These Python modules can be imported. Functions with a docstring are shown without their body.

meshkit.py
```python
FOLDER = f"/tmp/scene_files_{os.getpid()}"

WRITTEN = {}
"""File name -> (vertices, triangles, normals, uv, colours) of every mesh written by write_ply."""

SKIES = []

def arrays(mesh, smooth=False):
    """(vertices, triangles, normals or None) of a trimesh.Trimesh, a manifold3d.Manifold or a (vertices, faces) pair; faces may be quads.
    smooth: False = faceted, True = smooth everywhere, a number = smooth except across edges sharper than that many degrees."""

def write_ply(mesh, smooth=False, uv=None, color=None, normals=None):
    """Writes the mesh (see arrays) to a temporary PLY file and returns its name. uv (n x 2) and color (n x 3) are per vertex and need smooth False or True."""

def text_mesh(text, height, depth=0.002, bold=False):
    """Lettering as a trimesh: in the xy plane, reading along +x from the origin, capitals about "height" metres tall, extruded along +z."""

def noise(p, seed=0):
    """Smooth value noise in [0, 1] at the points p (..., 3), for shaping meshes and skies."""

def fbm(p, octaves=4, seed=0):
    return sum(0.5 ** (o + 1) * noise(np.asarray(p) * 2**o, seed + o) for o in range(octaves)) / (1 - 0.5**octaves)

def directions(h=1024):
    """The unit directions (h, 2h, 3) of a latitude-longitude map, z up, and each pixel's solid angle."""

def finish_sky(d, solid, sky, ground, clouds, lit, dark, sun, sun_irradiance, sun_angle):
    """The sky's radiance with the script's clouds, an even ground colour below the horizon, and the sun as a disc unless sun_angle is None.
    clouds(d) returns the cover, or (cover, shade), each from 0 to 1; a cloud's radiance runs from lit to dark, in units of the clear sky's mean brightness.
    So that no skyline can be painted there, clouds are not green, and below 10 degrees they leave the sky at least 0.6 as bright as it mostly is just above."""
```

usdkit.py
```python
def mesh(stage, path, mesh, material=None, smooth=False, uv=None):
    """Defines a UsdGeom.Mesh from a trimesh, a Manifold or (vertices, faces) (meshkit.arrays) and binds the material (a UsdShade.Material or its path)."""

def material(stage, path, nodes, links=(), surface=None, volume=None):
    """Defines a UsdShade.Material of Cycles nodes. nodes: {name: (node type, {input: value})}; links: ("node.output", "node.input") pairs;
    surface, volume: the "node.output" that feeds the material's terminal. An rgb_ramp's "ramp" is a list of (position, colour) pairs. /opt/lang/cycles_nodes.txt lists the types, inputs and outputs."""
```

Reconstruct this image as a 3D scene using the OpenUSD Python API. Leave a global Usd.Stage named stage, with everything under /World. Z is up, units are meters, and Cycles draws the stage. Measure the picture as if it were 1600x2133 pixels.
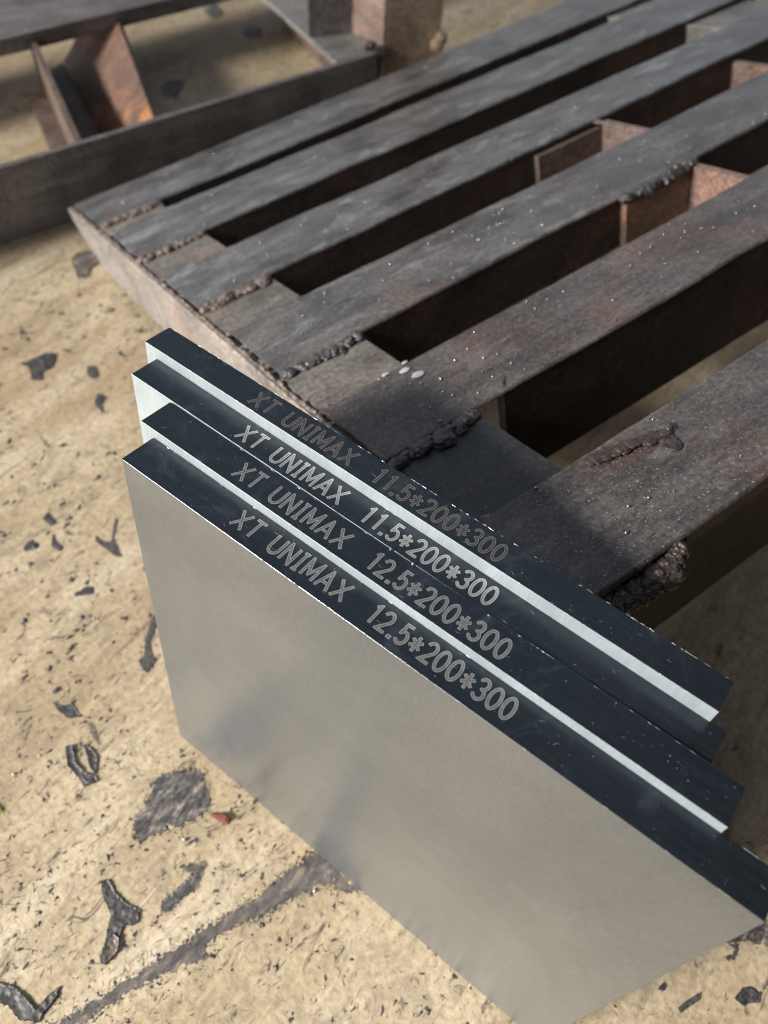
import math, random
import numpy as np, trimesh, usdkit, meshkit
from scipy.spatial import Delaunay
from shapely.geometry import Polygon, LineString, Point, MultiPolygon
from shapely.ops import unary_union
from shapely import affinity
import shapely
from pxr import Usd, UsdGeom, UsdLux, UsdShade, Gf, Sdf

stage = Usd.Stage.CreateInMemory()
UsdGeom.SetStageUpAxis(stage, UsdGeom.Tokens.z)
UsdGeom.SetStageMetersPerUnit(stage, 1.0)
UsdGeom.Xform.Define(stage, '/World')
MM = 0.001

# ------------------------------------------------------------------ camera
CAM_POS = (0.14516, -0.06141, 0.37219)
RIGHT = np.array([0.792954, 0.606908, 0.053729])
UP = np.array([-0.515343, 0.62104, 0.590535])
BACK = np.array([0.325033, -0.495956, 0.805221])
cam = UsdGeom.Camera.Define(stage, '/World/camera')
cam.AddTransformOp().Set(Gf.Matrix4d(*RIGHT, 0, *UP, 0, *BACK, 0, *CAM_POS, 1))
cam.CreateFocalLengthAttr(5.7)
cam.CreateHorizontalApertureAttr(5.7 * 1600 / 1640)
cam.CreateVerticalApertureAttr(5.7 * 2133.33 / 1640)
cam.CreateClippingRangeAttr(Gf.Vec2f(0.01, 100))
cam.CreateFStopAttr(2.4)
cam.CreateFocusDistanceAttr(0.236)
cam.CreateExposureAttr(1.2)

# ------------------------------------------------------------------ light
SUN_AZ = (-0.50, -0.866)          # horizontal direction towards the sun
SUN_EL = math.radians(32)
sun_dir = np.array([SUN_AZ[0] * math.cos(SUN_EL), SUN_AZ[1] * math.cos(SUN_EL), math.sin(SUN_EL)])
sun_dir /= np.linalg.norm(sun_dir)
sky_mat = usdkit.material(stage, '/World/Looks/sky_air', {
    's': ('sky_texture', {'sky_type': 'single_scattering', 'sun_disc': False, 'sun_elevation': SUN_EL,
                          'sun_rotation': math.atan2(sun_dir[0], sun_dir[1]), 'air_density': 1.0, 'aerosol_density': 2.5}),
    'h': ('hsv', {'saturation': 0.58}),
    'b': ('background_shader', {'strength': 0.06})},
    [('s.color', 'h.color'), ('h.color', 'b.color')], surface='b.background')
dome = UsdLux.DomeLight.Define(stage, '/World/sky')
UsdShade.MaterialBindingAPI.Apply(dome.GetPrim()).Bind(sky_mat)
dome.GetPrim().SetCustomDataByKey('kind', 'structure')
sun = UsdLux.DistantLight.Define(stage, '/World/sun')
sun.CreateIntensityAttr(1.25)
sun.CreateNormalizeAttr(True) if hasattr(sun, 'CreateNormalizeAttr') else None
sun.CreateAngleAttr(18.0)
sun.CreateColorAttr(Gf.Vec3f(1.0, 0.965, 0.91))
zz = sun_dir
xx = np.cross([0, 0, 1.0], zz); xx /= np.linalg.norm(xx)
yy = np.cross(zz, xx)
sun.AddTransformOp().Set(Gf.Matrix4d(*xx, 0, *yy, 0, *zz, 0, *(zz * 5), 1))

# ------------------------------------------------------------------ helpers
_used = {}
def name_for(parent, name):
    k = (parent, name)
    n = _used.get(k, 0); _used[k] = n + 1
    return f'{parent}/{name}' if n == 0 else f'{parent}/{name}_{n:03d}'
def tag(p, label=None, category=None, group=None, kind=None):
    for k, v in (('label', label), ('category', category), ('group', group), ('kind', kind)):
        if v: p.SetCustomDataByKey(k, v)
    return p
def thing(name, label, category, matrix=None, group=None, kind=None):
    x = UsdGeom.Xform.Define(stage, name_for('/World', name))
    if matrix is not None: x.AddTransformOp().Set(matrix)
    tag(x.GetPrim(), label, category, group, kind)
    return str(x.GetPath())
def obj(parent, name, mesh, mat, smooth=False, label=None, kind=None):
    m = usdkit.mesh(stage, name_for(parent, name), mesh, mat, smooth=smooth)
    tag(m.GetPrim(), label, None, None, kind)
    return str(m.GetPath())
def rot_matrix(ax, ay, az, pos):
    return Gf.Matrix4d(*map(float, ax), 0, *map(float, ay), 0, *map(float, az), 0, *map(float, pos), 1)
def cat(ms): return trimesh.util.concatenate(ms)
def box(x0, x1, y0, y1, z0, z1):
    m = trimesh.creation.box((abs(x1 - x0), abs(y1 - y0), abs(z1 - z0)))
    m.apply_translation(((x0 + x1) / 2, (y0 + y1) / 2, (z0 + z1) / 2)); return m
def chamfer_box(x0, x1, y0, y1, z0, z1, c):
    pts = []
    for x, sx in ((x0, 1), (x1, -1)):
        for y, sy in ((y0, 1), (y1, -1)):
            for z, sz in ((z0, 1), (z1, -1)):
                pts += [(x + sx * c, y + sy * c, z), (x + sx * c, y, z + sz * c), (x, y + sy * c, z + sz * c)]
    return trimesh.convex.convex_hull(np.array(pts))
def sweep(profile, stations, axis_fn):
    """closed profile (k x 2) placed at each station; axis_fn(s, p) -> xyz; ends capped."""
    P = np.asarray(profile, float); k = len(P); V, F = [], []
    for s in stations: V += [axis_fn(s, p) for p in P]
    for i in range(len(stations) - 1):
        for j in range(k):
            a, b = i * k + j, i * k + (j + 1) % k
            F += [(a, b, b + k), (a, b + k, a + k)]
    tri = trimesh.creation.triangulate_polygon(Polygon(P), engine='earcut')
    tv, tf = tri
    order = [int(np.argmin(((P - q) ** 2).sum(1))) for q in tv]
    for f in tf:
        a, b, c = (order[i] for i in f)
        F.append((a, b, c)); o = (len(stations) - 1) * k; F.append((o + c, o + b, o + a))
    m = trimesh.Trimesh(np.array(V), np.array(F), process=False)
    trimesh.repair.fix_normals(m)
    return m
def wobble(m, amp, freq, seed):
    v = m.vertices
    d = np.stack([meshkit.fbm(v * freq + 7.3 * i, 3, seed + i) - 0.5 for i in range(3)], -1)
    m.vertices = v + d * 2 * amp
    return m
def weld(path, r, seed, squash=0.75, step=0.26, jitter=0.26):
    """a row of overlapping solidified drops along a path (mm in, metres out)."""
    rnd = np.random.RandomState(seed); path = np.asarray(path, float)
    L = np.r_[0, np.cumsum(np.linalg.norm(np.diff(path, axis=0), axis=1))]
    out, s = [], 0.0
    while s <= L[-1]:
        c = np.array([np.interp(s, L, path[:, i]) for i in range(3)])
        rr = r * (0.62 + 0.76 * meshkit.noise(np.array([s * 0.22, seed * 1.7, 0.3]), seed)) * rnd.uniform(0.9, 1.1)
        ic = trimesh.creation.icosphere(subdivisions=4 if r > 3.5 else 3, radius=1.0)
        v = ic.vertices
        n = meshkit.fbm(v * 2.6 + rnd.uniform(0, 50, 3), 4, seed)[:, None]
        v = v * (0.66 + 0.68 * n) * np.array([rr * rnd.uniform(0.7, 1.2), rr * rnd.uniform(0.8, 1.2), rr * squash * rnd.uniform(0.7, 1.1)])
        ic.vertices = v + c + rnd.normal(0, jitter * r, 3) * np.array([0.6, 1, 0.4])
        out.append(ic); s += rr * step * 2
    m = cat(out); m.apply_scale(MM); return m

# ------------------------------------------------------------------ materials
def M(name, nodes, links, surface='p.BSDF'):
    return usdkit.material(stage, '/World/Looks/' + name, nodes, links, surface=surface)

def floor_material():
    N = {'tc': ('geometry', {}),
         'mp': ('mapping', {'vector': (0, 0, 0), 'rotation': (0, 0, 0.252), 'scale': (1, 0.22, 1)}),
         'n1': ('noise_texture', {'scale': 26.0, 'detail': 8.0, 'roughness': 0.62, 'distortion': 0.6}),
         'r1': ('rgb_ramp', {'ramp': [(0.28, (0.335, 0.258, 0.165)), (0.44, (0.43, 0.345, 0.228)), (0.57, (0.51, 0.425, 0.30)), (0.74, (0.60, 0.525, 0.40))]}),
         # broad stains
         'n2': ('noise_texture', {'scale': 9.0, 'detail': 4.0, 'roughness': 0.6}),
         'r2': ('rgb_ramp', {'ramp': [(0.34, (0.86, 0.82, 0.76)), (0.60, (1, 1, 1))]}),
         'm1': ('mix_color', {'blend_type': 'multiply', 'fac': 1.0}),
         # fine mottling
         'n3': ('noise_texture', {'scale': 330.0, 'detail': 5.0, 'roughness': 0.7}),
         'r3': ('rgb_ramp', {'ramp': [(0.32, (0.60, 0.53, 0.44)), (0.5, (0.98, 0.97, 0.96)), (0.66, (1.22, 1.22, 1.20))]}),
         'm2': ('mix_color', {'blend_type': 'multiply', 'fac': 0.75, 'use_clamp': False}),
         # tiny ingrained dirt
         'n4': ('noise_texture', {'scale': 120.0, 'detail': 6.0, 'roughness': 0.75, 'distortion': 1.2}),
         'mp4': ('mapping', {'rotation': (0, 0, 0.252), 'scale': (1, 0.5, 1)}),
         'r4': ('rgb_ramp', {'ramp': [(0.58, (0, 0, 0)), (0.65, (0.85, 0.85, 0.85))]}),
         'm3': ('mix_color', {'blend_type': 'mix', 'b': (0.055, 0.050, 0.048)}),
         # scratches along the grain
         'mp5': ('mapping', {'rotation': (0, 0, 0.252), 'scale': (1, 0.05, 1)}),
         'n5': ('noise_texture', {'scale': 210.0, 'detail': 3.0, 'roughness': 0.6, 'distortion': 0.2}),
         'r5': ('rgb_ramp', {'ramp': [(0.66, (0, 0, 0)), (0.73, (0.7, 0.7, 0.7))]}),
         'm4': ('mix_color', {'blend_type': 'mix', 'b': (0.16, 0.115, 0.07)}),
         'mp8': ('mapping', {'rotation': (0, 0, 0.252), 'scale': (1, 0.55, 1)}),
         'n8': ('noise_texture', {'scale': 62.0, 'detail': 9.0, 'roughness': 0.74, 'distortion': 1.6}),
         'r8': ('rgb_ramp', {'ramp': [(0.48, (0, 0, 0)), (0.64, (0.62, 0.62, 0.62))]}),
         'm8': ('mix_color', {'blend_type': 'mix', 'b': (0.235, 0.185, 0.128)}),
         'mp9': ('mapping', {'rotation': (0, 0, 0.6), 'scale': (1, 0.06, 1)}),
         'n9': ('noise_texture', {'scale': 330.0, 'detail': 3.0, 'roughness': 0.6, 'distortion': 0.3}),
         'r9': ('rgb_ramp', {'ramp': [(0.63, (0, 0, 0)), (0.72, (0.6, 0.6, 0.6))]}),
         'm9': ('mix_color', {'blend_type': 'mix', 'b': (0.60, 0.545, 0.43)}),
         'add': ('math', {'math_type': 'multiply_add', 'value2': 0.5}),
         'bp': ('bump', {'strength': 0.35, 'distance': 0.0012}),
         'p': ('principled_bsdf', {'roughness': 0.62, 'specular_ior_level': 0.35})}
    L = [('tc.position', 'mp.vector'), ('mp.vector', 'n1.vector'), ('n1.fac', 'r1.fac'), ('tc.position', 'n2.vector'), ('n2.fac', 'r2.fac'),
         ('r1.color', 'm1.a'), ('r2.color', 'm1.b'), ('tc.position', 'n3.vector'), ('n3.fac', 'r3.fac'), ('m1.result', 'm2.a'), ('r3.color', 'm2.b'),
         ('tc.position', 'mp4.vector'), ('mp4.vector', 'n4.vector'), ('n4.fac', 'r4.fac'), ('r4.color', 'm3.fac'),
         ('tc.position', 'mp5.vector'), ('mp5.vector', 'n5.vector'), ('n5.fac', 'r5.fac'), ('r5.color', 'm4.fac'), ('m3.result', 'm4.a'),
         ('tc.position', 'mp8.vector'), ('mp8.vector', 'n8.vector'), ('n8.fac', 'r8.fac'), ('r8.color', 'm8.fac'), ('m2.result', 'm8.a'),
         ('tc.position', 'mp9.vector'), ('mp9.vector', 'n9.vector'), ('n9.fac', 'r9.fac'), ('r9.color', 'm9.fac'), ('m8.result', 'm9.a'), ('m9.result', 'm3.a'),
         ('m4.result', 'p.base_color'), ('n1.fac', 'add.value1'), ('n3.fac', 'add.value3'), ('add.value', 'bp.height'), ('bp.normal', 'p.normal')]
    return M('worn_board', N, L)

def mill_steel(name, dark, light, rust, rust_at=0.60, spec=0.5, rough=0.5, scale=1.0, speck=0.66, worn=0.0):
    N = {'tc': ('texture_coordinate', {}),
         'mp': ('mapping', {'scale': (0.35, 1, 1)}),
         'n1': ('noise_texture', {'scale': 42.0 * scale, 'detail': 9.0, 'roughness': 0.74, 'distortion': 0.3}),
         'r1': ('rgb_ramp', {'ramp': [(0.3, dark), (0.68, light)]}),
         'n2': ('noise_texture', {'scale': 17.0 * scale, 'detail': 7.0, 'roughness': 0.7, 'distortion': 0.4}),
         'r2': ('rgb_ramp', {'ramp': [(rust_at - 0.08, (0, 0, 0)), (rust_at + 0.07, (0.85, 0.85, 0.85))]}),
         'm1': ('mix_color', {'blend_type': 'mix', 'b': rust}),
         'n3': ('noise_texture', {'scale': 900.0, 'detail': 3.0, 'roughness': 0.7}),
         'r3': ('rgb_ramp', {'ramp': [(speck, (0, 0, 0)), (speck + 0.06, (0.75, 0.75, 0.75))]}),
         'm2': ('mix_color', {'blend_type': 'mix', 'b': (0.42, 0.41, 0.40)}),
         'n4': ('noise_texture', {'scale': 420.0, 'detail': 5.0, 'roughness': 0.7}),
         'r4': ('rgb_ramp', {'ramp': [(0.34, (0.42, 0.42, 0.42)), (0.50, (0.95, 0.95, 0.95)), (0.66, (1.6, 1.6, 1.6))]}),
         'm3': ('mix_color', {'blend_type': 'multiply', 'fac': 0.8, 'use_clamp': False}),
         # rolling streaks and grime in the length of the bar
         'mpS': ('mapping', {'scale': (0.05, 1, 1)}),
         'nS': ('noise_texture', {'scale': 260.0, 'detail': 3.0, 'roughness': 0.6}),
         'rS': ('rgb_ramp', {'ramp': [(0.35, (0.75, 0.75, 0.76)), (0.66, (1.2, 1.2, 1.2))]}),
         'mS': ('mix_color', {'blend_type': 'multiply', 'fac': 0.6, 'use_clamp': False}),
         'mp6': ('mapping', {'scale': (0.4, 1, 1), 'rotation': (0, 0, 0.35)}),
         'n6': ('noise_texture', {'scale': 75.0, 'detail': 7.0, 'roughness': 0.72, 'distortion': 0.8}),
         'r6': ('rgb_ramp', {'ramp': [(0.54, (0, 0, 0)), (0.70, (worn, worn, worn))]}),
         'm6': ('mix_color', {'blend_type': 'mix', 'b': (0.40, 0.41, 0.425)}),
         'n7': ('noise_texture', {'scale': 28.0, 'detail': 6.0, 'roughness': 0.65}),
         'r7': ('rgb_ramp', {'ramp': [(0.36, (0.62, 0.61, 0.60)), (0.56, (1.05, 1.05, 1.05))]}),
         'm7': ('mix_color', {'blend_type': 'multiply', 'fac': 0.85, 'use_clamp': False}),
         'rr': ('map_range', {'from_min': 0.3, 'from_max': 0.7, 'to_min': rough - 0.12, 'to_max': rough + 0.18}),
         'bp': ('bump', {'strength': 0.5, 'distance': 0.0006}),
         'p': ('principled_bsdf', {'specular_ior_level': spec})}
    L = [('tc.object', 'mp.vector'), ('mp.vector', 'n1.vector'), ('n1.fac', 'r1.fac'), ('tc.object', 'n2.vector'), ('n2.fac', 'r2.fac'), ('r2.color', 'm1.fac'),
         ('r1.color', 'm1.a'), ('tc.object', 'n3.vector'), ('n3.fac', 'r3.fac'), ('r3.color', 'm2.fac'), ('tc.object', 'n4.vector'), ('n4.fac', 'r4.fac'),
         ('m1.result', 'm3.a'), ('r4.color', 'm3.b'), ('tc.object', 'mpS.vector'), ('mpS.vector', 'nS.vector'), ('nS.fac', 'rS.fac'), ('m3.result', 'mS.a'), ('rS.color', 'mS.b'),
         ('tc.object', 'mp6.vector'), ('mp6.vector', 'n6.vector'), ('n6.fac', 'r6.fac'), ('r6.color', 'm6.fac'), ('tc.object', 'n7.vector'), ('n7.fac', 'r7.fac'),
         ('mS.result', 'm7.a'), ('r7.color', 'm7.b'), ('m7.result', 'm6.a'), ('m6.result', 'm2.a'), ('m2.result', 'p.base_color'),
         ('n1.fac', 'rr.value'), ('rr.result', 'p.roughness'), ('n4.fac', 'bp.height'), ('bp.normal', 'p.normal')]
    return M(name, N, L)

def plate_material(name, col_a, col_b, metallic, rough, cloud_scale=14.0, grain=(1, 1, 1)):
    """ground steel on the two broad faces, blackened edges all round."""
    N = {'tc': ('texture_coordinate', {}),
         'sx': ('separate_xyz', {}),
         'ab': ('math', {'math_type': 'absolute'}),
         'gt': ('math', {'math_type': 'greater_than', 'value2': 0.35}),
         # ground faces
         'n1': ('noise_texture', {'scale': cloud_scale, 'detail': 5.0, 'roughness': 0.55, 'distortion': 0.5}),
         'r1': ('rgb_ramp', {'ramp': [(0.32, col_a), (0.68, col_b)]}),
         'mg': ('mapping', {'scale': grain}),
         'n2': ('noise_texture', {'scale': 1300.0, 'detail': 3.0, 'roughness': 0.6}),
         'r2': ('rgb_ramp', {'ramp': [(0.3, (0.87, 0.87, 0.87)), (0.7, (1.09, 1.09, 1.09))]}),
         'm1': ('mix_color', {'blend_type': 'multiply', 'fac': 0.8, 'use_clamp': False}),
         'rr': ('map_range', {'from_min': 0.3, 'from_max': 0.7, 'to_min': rough - 0.04, 'to_max': rough + 0.06}),
         'bp': ('bump', {'strength': 0.05, 'distance': 0.0001}),
         'steel': ('principled_bsdf', {'metallic': metallic, 'specular_ior_level': 0.5}),
         # blackened edges
         'mb': ('mapping', {'scale': (0.06, 1, 1)}),
         'n3': ('noise_texture', {'scale': 700.0, 'detail': 4.0, 'roughness': 0.6}),
         'r3': ('rgb_ramp', {'ramp': [(0.3, (0.010, 0.0135, 0.018)), (0.7, (0.018, 0.0235, 0.030))]}),
         'n4': ('noise_texture', {'scale': 60.0, 'detail': 8.0, 'roughness': 0.72, 'distortion': 1.0}),
         'r4': ('rgb_ramp', {'ramp': [(0.54, (0, 0, 0)), (0.76, (0.22, 0.22, 0.22))]}),
         'm4': ('mix_color', {'blend_type': 'mix', 'b': (0.20, 0.25, 0.30)}),
         'n5': ('noise_texture', {'scale': 1500.0, 'detail': 1.0}),
         'r5': ('rgb_ramp', {'ramp': [(0.775, (0, 0, 0)), (0.81, (0.5, 0.5, 0.5))]}),
         'm5': ('mix_color', {'blend_type': 'mix', 'b': (0.5, 0.5, 0.5)}),
         'rb': ('map_range', {'from_min': 0.3, 'from_max': 0.75, 'to_min': 0.27, 'to_max': 0.43}),
         'bb': ('bump', {'strength': 0.06, 'distance': 0.0001}),
         'black': ('principled_bsdf', {'metallic': 0.0, 'specular_ior_level': 0.62, 'specular_tint': (0.82, 0.93, 1.0)}),
         'mix': ('mix_closure', {})}
    L = [('tc.normal', 'sx.vector'), ('sx.y', 'ab.value1'), ('ab.value', 'gt.value1'),
         ('tc.object', 'n1.vector'), ('n1.fac', 'r1.fac'), ('tc.object', 'mg.vector'), ('mg.vector', 'n2.vector'), ('n2.fac', 'r2.fac'), ('r1.color', 'm1.a'), ('r2.color', 'm1.b'),
         ('m1.result', 'steel.base_color'), ('n1.fac', 'rr.value'), ('rr.result', 'steel.roughness'), ('n2.fac', 'bp.height'), ('bp.normal', 'steel.normal'),
         ('tc.object', 'mb.vector'), ('mb.vector', 'n3.vector'), ('n3.fac', 'r3.fac'), ('tc.object', 'n4.vector'), ('n4.fac', 'r4.fac'), ('r4.color', 'm4.fac'), ('r3.color', 'm4.a'),
         ('tc.object', 'n5.vector'), ('n5.fac', 'r5.fac'), ('r5.color', 'm5.fac'), ('m4.result', 'm5.a'), ('m5.result', 'black.base_color'),
         ('n4.fac', 'rb.value'), ('rb.result', 'black.roughness'), ('n3.fac', 'bb.height'), ('bb.normal', 'black.normal'),
         ('gt.value', 'mix.fac'), ('black.BSDF', 'mix.closure1'), ('steel.BSDF', 'mix.closure2')]
    return M(name, N, L, surface='mix.closure')

def plain(name, a, b, scale=80.0, rough=0.5, metallic=0.0, spec=0.5, bump=0.3):
    N = {'tc': ('texture_coordinate', {}), 'n': ('noise_texture', {'scale': scale, 'detail': 6.0, 'roughness': 0.65}),
         'r': ('rgb_ramp', {'ramp': [(0.3, a), (0.7, b)]}),
         'bp': ('bump', {'strength': bump, 'distance': 0.0005}),
         'p': ('principled_bsdf', {'roughness': rough, 'metallic': metallic, 'specular_ior_level': spec})}
    return M(name, N, [('tc.object', 'n.vector'), ('n.fac', 'r.fac'), ('r.color', 'p.base_color'), ('n.fac', 'bp.height'), ('bp.normal', 'p.normal')])

MAT_FLOOR = floor_material()
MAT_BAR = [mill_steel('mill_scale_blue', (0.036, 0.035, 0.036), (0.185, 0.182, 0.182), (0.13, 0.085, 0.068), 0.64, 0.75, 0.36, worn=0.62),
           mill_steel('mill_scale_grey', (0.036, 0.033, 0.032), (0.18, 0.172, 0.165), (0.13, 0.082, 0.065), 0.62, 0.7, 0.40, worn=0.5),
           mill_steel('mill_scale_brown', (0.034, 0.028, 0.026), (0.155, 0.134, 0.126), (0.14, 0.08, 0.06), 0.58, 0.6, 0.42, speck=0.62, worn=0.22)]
MAT_STRIP = mill_steel('dusty_flange', (0.085, 0.078, 0.07), (0.22, 0.20, 0.175), (0.26, 0.18, 0.14), 0.62, 0.4, 0.55)
MAT_PINK = mill_steel('pink_rust', (0.18, 0.12, 0.098), (0.38, 0.285, 0.245), (0.37, 0.205, 0.155), 0.57, 0.35, 0.55)
MAT_ENDFACE = mill_steel('primed_end_face', (0.19, 0.172, 0.158), (0.33, 0.30, 0.278), (0.42, 0.27, 0.215), 0.60, 0.4, 0.5, scale=0.7)
MAT_RUST = mill_steel('orange_rust', (0.11, 0.06, 0.043), (0.24, 0.145, 0.108), (0.46, 0.20, 0.06), 0.58, 0.3, 0.6)
MAT_RAIL = mill_steel('rail_steel', (0.072, 0.065, 0.062), (0.235, 0.213, 0.203), (0.17, 0.11, 0.095), 0.64, 0.5, 0.48)
MAT_GREYTOP = mill_steel('dusty_grey', (0.17, 0.16, 0.15), (0.30, 0.29, 0.27), (0.38, 0.24, 0.18), 0.66, 0.4, 0.55)
MAT_CHEEK = mill_steel('brown_cheek', (0.085, 0.06, 0.048), (0.20, 0.145, 0.115), (0.30, 0.16, 0.11), 0.6, 0.35, 0.55)
MAT_TAN = mill_steel('tan_rust', (0.15, 0.115, 0.085), (0.34, 0.27, 0.20), (0.30, 0.17, 0.10), 0.6, 0.35, 0.6)
MAT_WELD = plain('weld_metal', (0.035, 0.032, 0.032), (0.16, 0.15, 0.145), 350.0, 0.38, 0.35, 0.6, 0.5)
MAT_WELD_DUST = plain('dusty_weld', (0.025, 0.021, 0.02), (0.30, 0.235, 0.20), 330.0, 0.45, 0.15, 0.5, 0.5)
MAT_WELD_RUST = plain('rusty_weld', (0.014, 0.012, 0.012), (0.105, 0.078, 0.066), 330.0, 0.42, 0.15, 0.5, 0.5)
MAT_SPATTER = plain('spatter_metal', (0.45, 0.45, 0.46), (0.8, 0.8, 0.8), 300.0, 0.22, 0.9, 0.5, 0.1)
MAT_SCRAP = plain('black_scrap', (0.012, 0.012, 0.013), (0.10, 0.096, 0.096), 520.0, 0.40, 0.0, 0.6, 0.5)
MAT_SCRAP_GREY = plain('grey_scrap', (0.018, 0.017, 0.018), (0.125, 0.116, 0.112), 520.0, 0.50, 0.0, 0.5, 0.5)
def residue(name, stops, scale):
    N = {'tc': ('geometry', {}), 'mp': ('mapping', {'rotation': (0, 0, 0.252), 'scale': (1, 0.45, 1)}), 'n': ('noise_texture', {'scale': scale, 'detail': 9.0, 'roughness': 0.72, 'distortion': 0.5}),
         'r': ('rgb_ramp', {'ramp': stops}), 'bp': ('bump', {'strength': 0.6, 'distance': 0.0006}), 'p': ('principled_bsdf', {'roughness': 0.5, 'specular_ior_level': 0.45})}
    return M(name, N, [('tc.position', 'mp.vector'), ('mp.vector', 'n.vector'), ('n.fac', 'r.fac'), ('r.color', 'p.base_color'), ('n.fac', 'bp.height'), ('bp.normal', 'p.normal')])
MAT_STAIN = residue('tar_residue', [(0.30, (0.030, 0.028, 0.029)), (0.47, (0.09, 0.08, 0.077)), (0.58, (0.17, 0.145, 0.128)), (0.67, (0.36, 0.29, 0.20)), (0.78, (0.46, 0.375, 0.255))], 210.0)
MAT_MAT = residue('matted_residue', [(0.32, (0.016, 0.016, 0.017)), (0.47, (0.065, 0.061, 0.06)), (0.56, (0.15, 0.138, 0.13)), (0.63, (0.40, 0.33, 0.235))], 330.0)
MAT_SCRAP_BROWN = plain('brown_scrap', (0.10, 0.075, 0.062), (0.20, 0.16, 0.135), 380.0, 0.4, 0.0, 0.5, 0.4)
MAT_CHIP = plain('red_chip', (0.11, 0.03, 0.02), (0.22, 0.075, 0.055), 400.0, 0.4, 0.0, 0.5, 0.3)
MAT_YELLOW = plain('yellow_bit', (0.65, 0.55, 0.04), (0.75, 0.66, 0.08), 300.0, 0.5)
MAT_SHADE_SHEET = plain('shade_sheet', (0.16, 0.21, 0.27), (0.22, 0.27, 0.33), 3.0, 0.5)  # for the unseen sheet added overhead as a sun blocker
MAT_BLOCKER = plain('blocker_sheet', (0.035, 0.038, 0.042), (0.06, 0.062, 0.066), 3.0, 0.6)  # for the unseen panels added on the right to hold back sky light
MAT_FLANGE_SHADED = mill_steel('shaded_brown_flange', (0.020, 0.015, 0.013), (0.062, 0.046, 0.040), (0.085, 0.048, 0.035), 0.58, 0.35, 0.6, speck=0.72)  # brown steel, darkened in the colour so the gaps read as shaded
MAT_DUST = plain('pale_dust', (0.14, 0.155, 0.17), (0.42, 0.44, 0.46), 900.0, 0.6)
MAT_BURR = plain('bright_burr', (0.5, 0.5, 0.48), (0.75, 0.75, 0.72), 300.0, 0.35, 0.6)
MAT_DARK_STRIP = mill_steel('dark_flange', (0.018, 0.018, 0.020), (0.075, 0.07, 0.068), (0.16, 0.07, 0.045), 0.64, 0.5, 0.42)  # darker tone than the other strips
MAT_FLECK = plain('fleck_black', (0.020, 0.020, 0.022), (0.085, 0.080, 0.078), 300.0, 0.45, 0.0, 0.5, 0.3)
MAT_PAINTSPOT = plain('pale_paint', (0.42, 0.45, 0.47), (0.6, 0.62, 0.63), 300.0, 0.45)
MAT_PLATE_GREY = plate_material('ground_grey_steel', (0.205, 0.223, 0.240), (0.290, 0.306, 0.316), 0.74, 0.30, 9.0, (1, 1, 0.15))
MAT_PLATE_WHITE = plate_material('ground_bright_steel', (0.38, 0.44, 0.475), (0.48, 0.535, 0.565), 0.32, 0.47, 60.0, (1, 1, 0.12))
LET_MID = (plain('etched_floor', (0.18, 0.175, 0.165), (0.33, 0.32, 0.30), 900.0, 0.42, 0.5, 0.5, 0.3), plain('etched_rim', (0.46, 0.455, 0.44), (0.66, 0.655, 0.63), 900.0, 0.36, 0.5, 0.5, 0.2))
LET_BRIGHT = (plain('bright_etched_floor', (0.30, 0.29, 0.27), (0.46, 0.445, 0.42), 900.0, 0.40, 0.5, 0.5, 0.3), plain('bright_etched_rim', (0.6, 0.6, 0.58), (0.8, 0.8, 0.78), 900.0, 0.34, 0.5, 0.5, 0.2))
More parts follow.
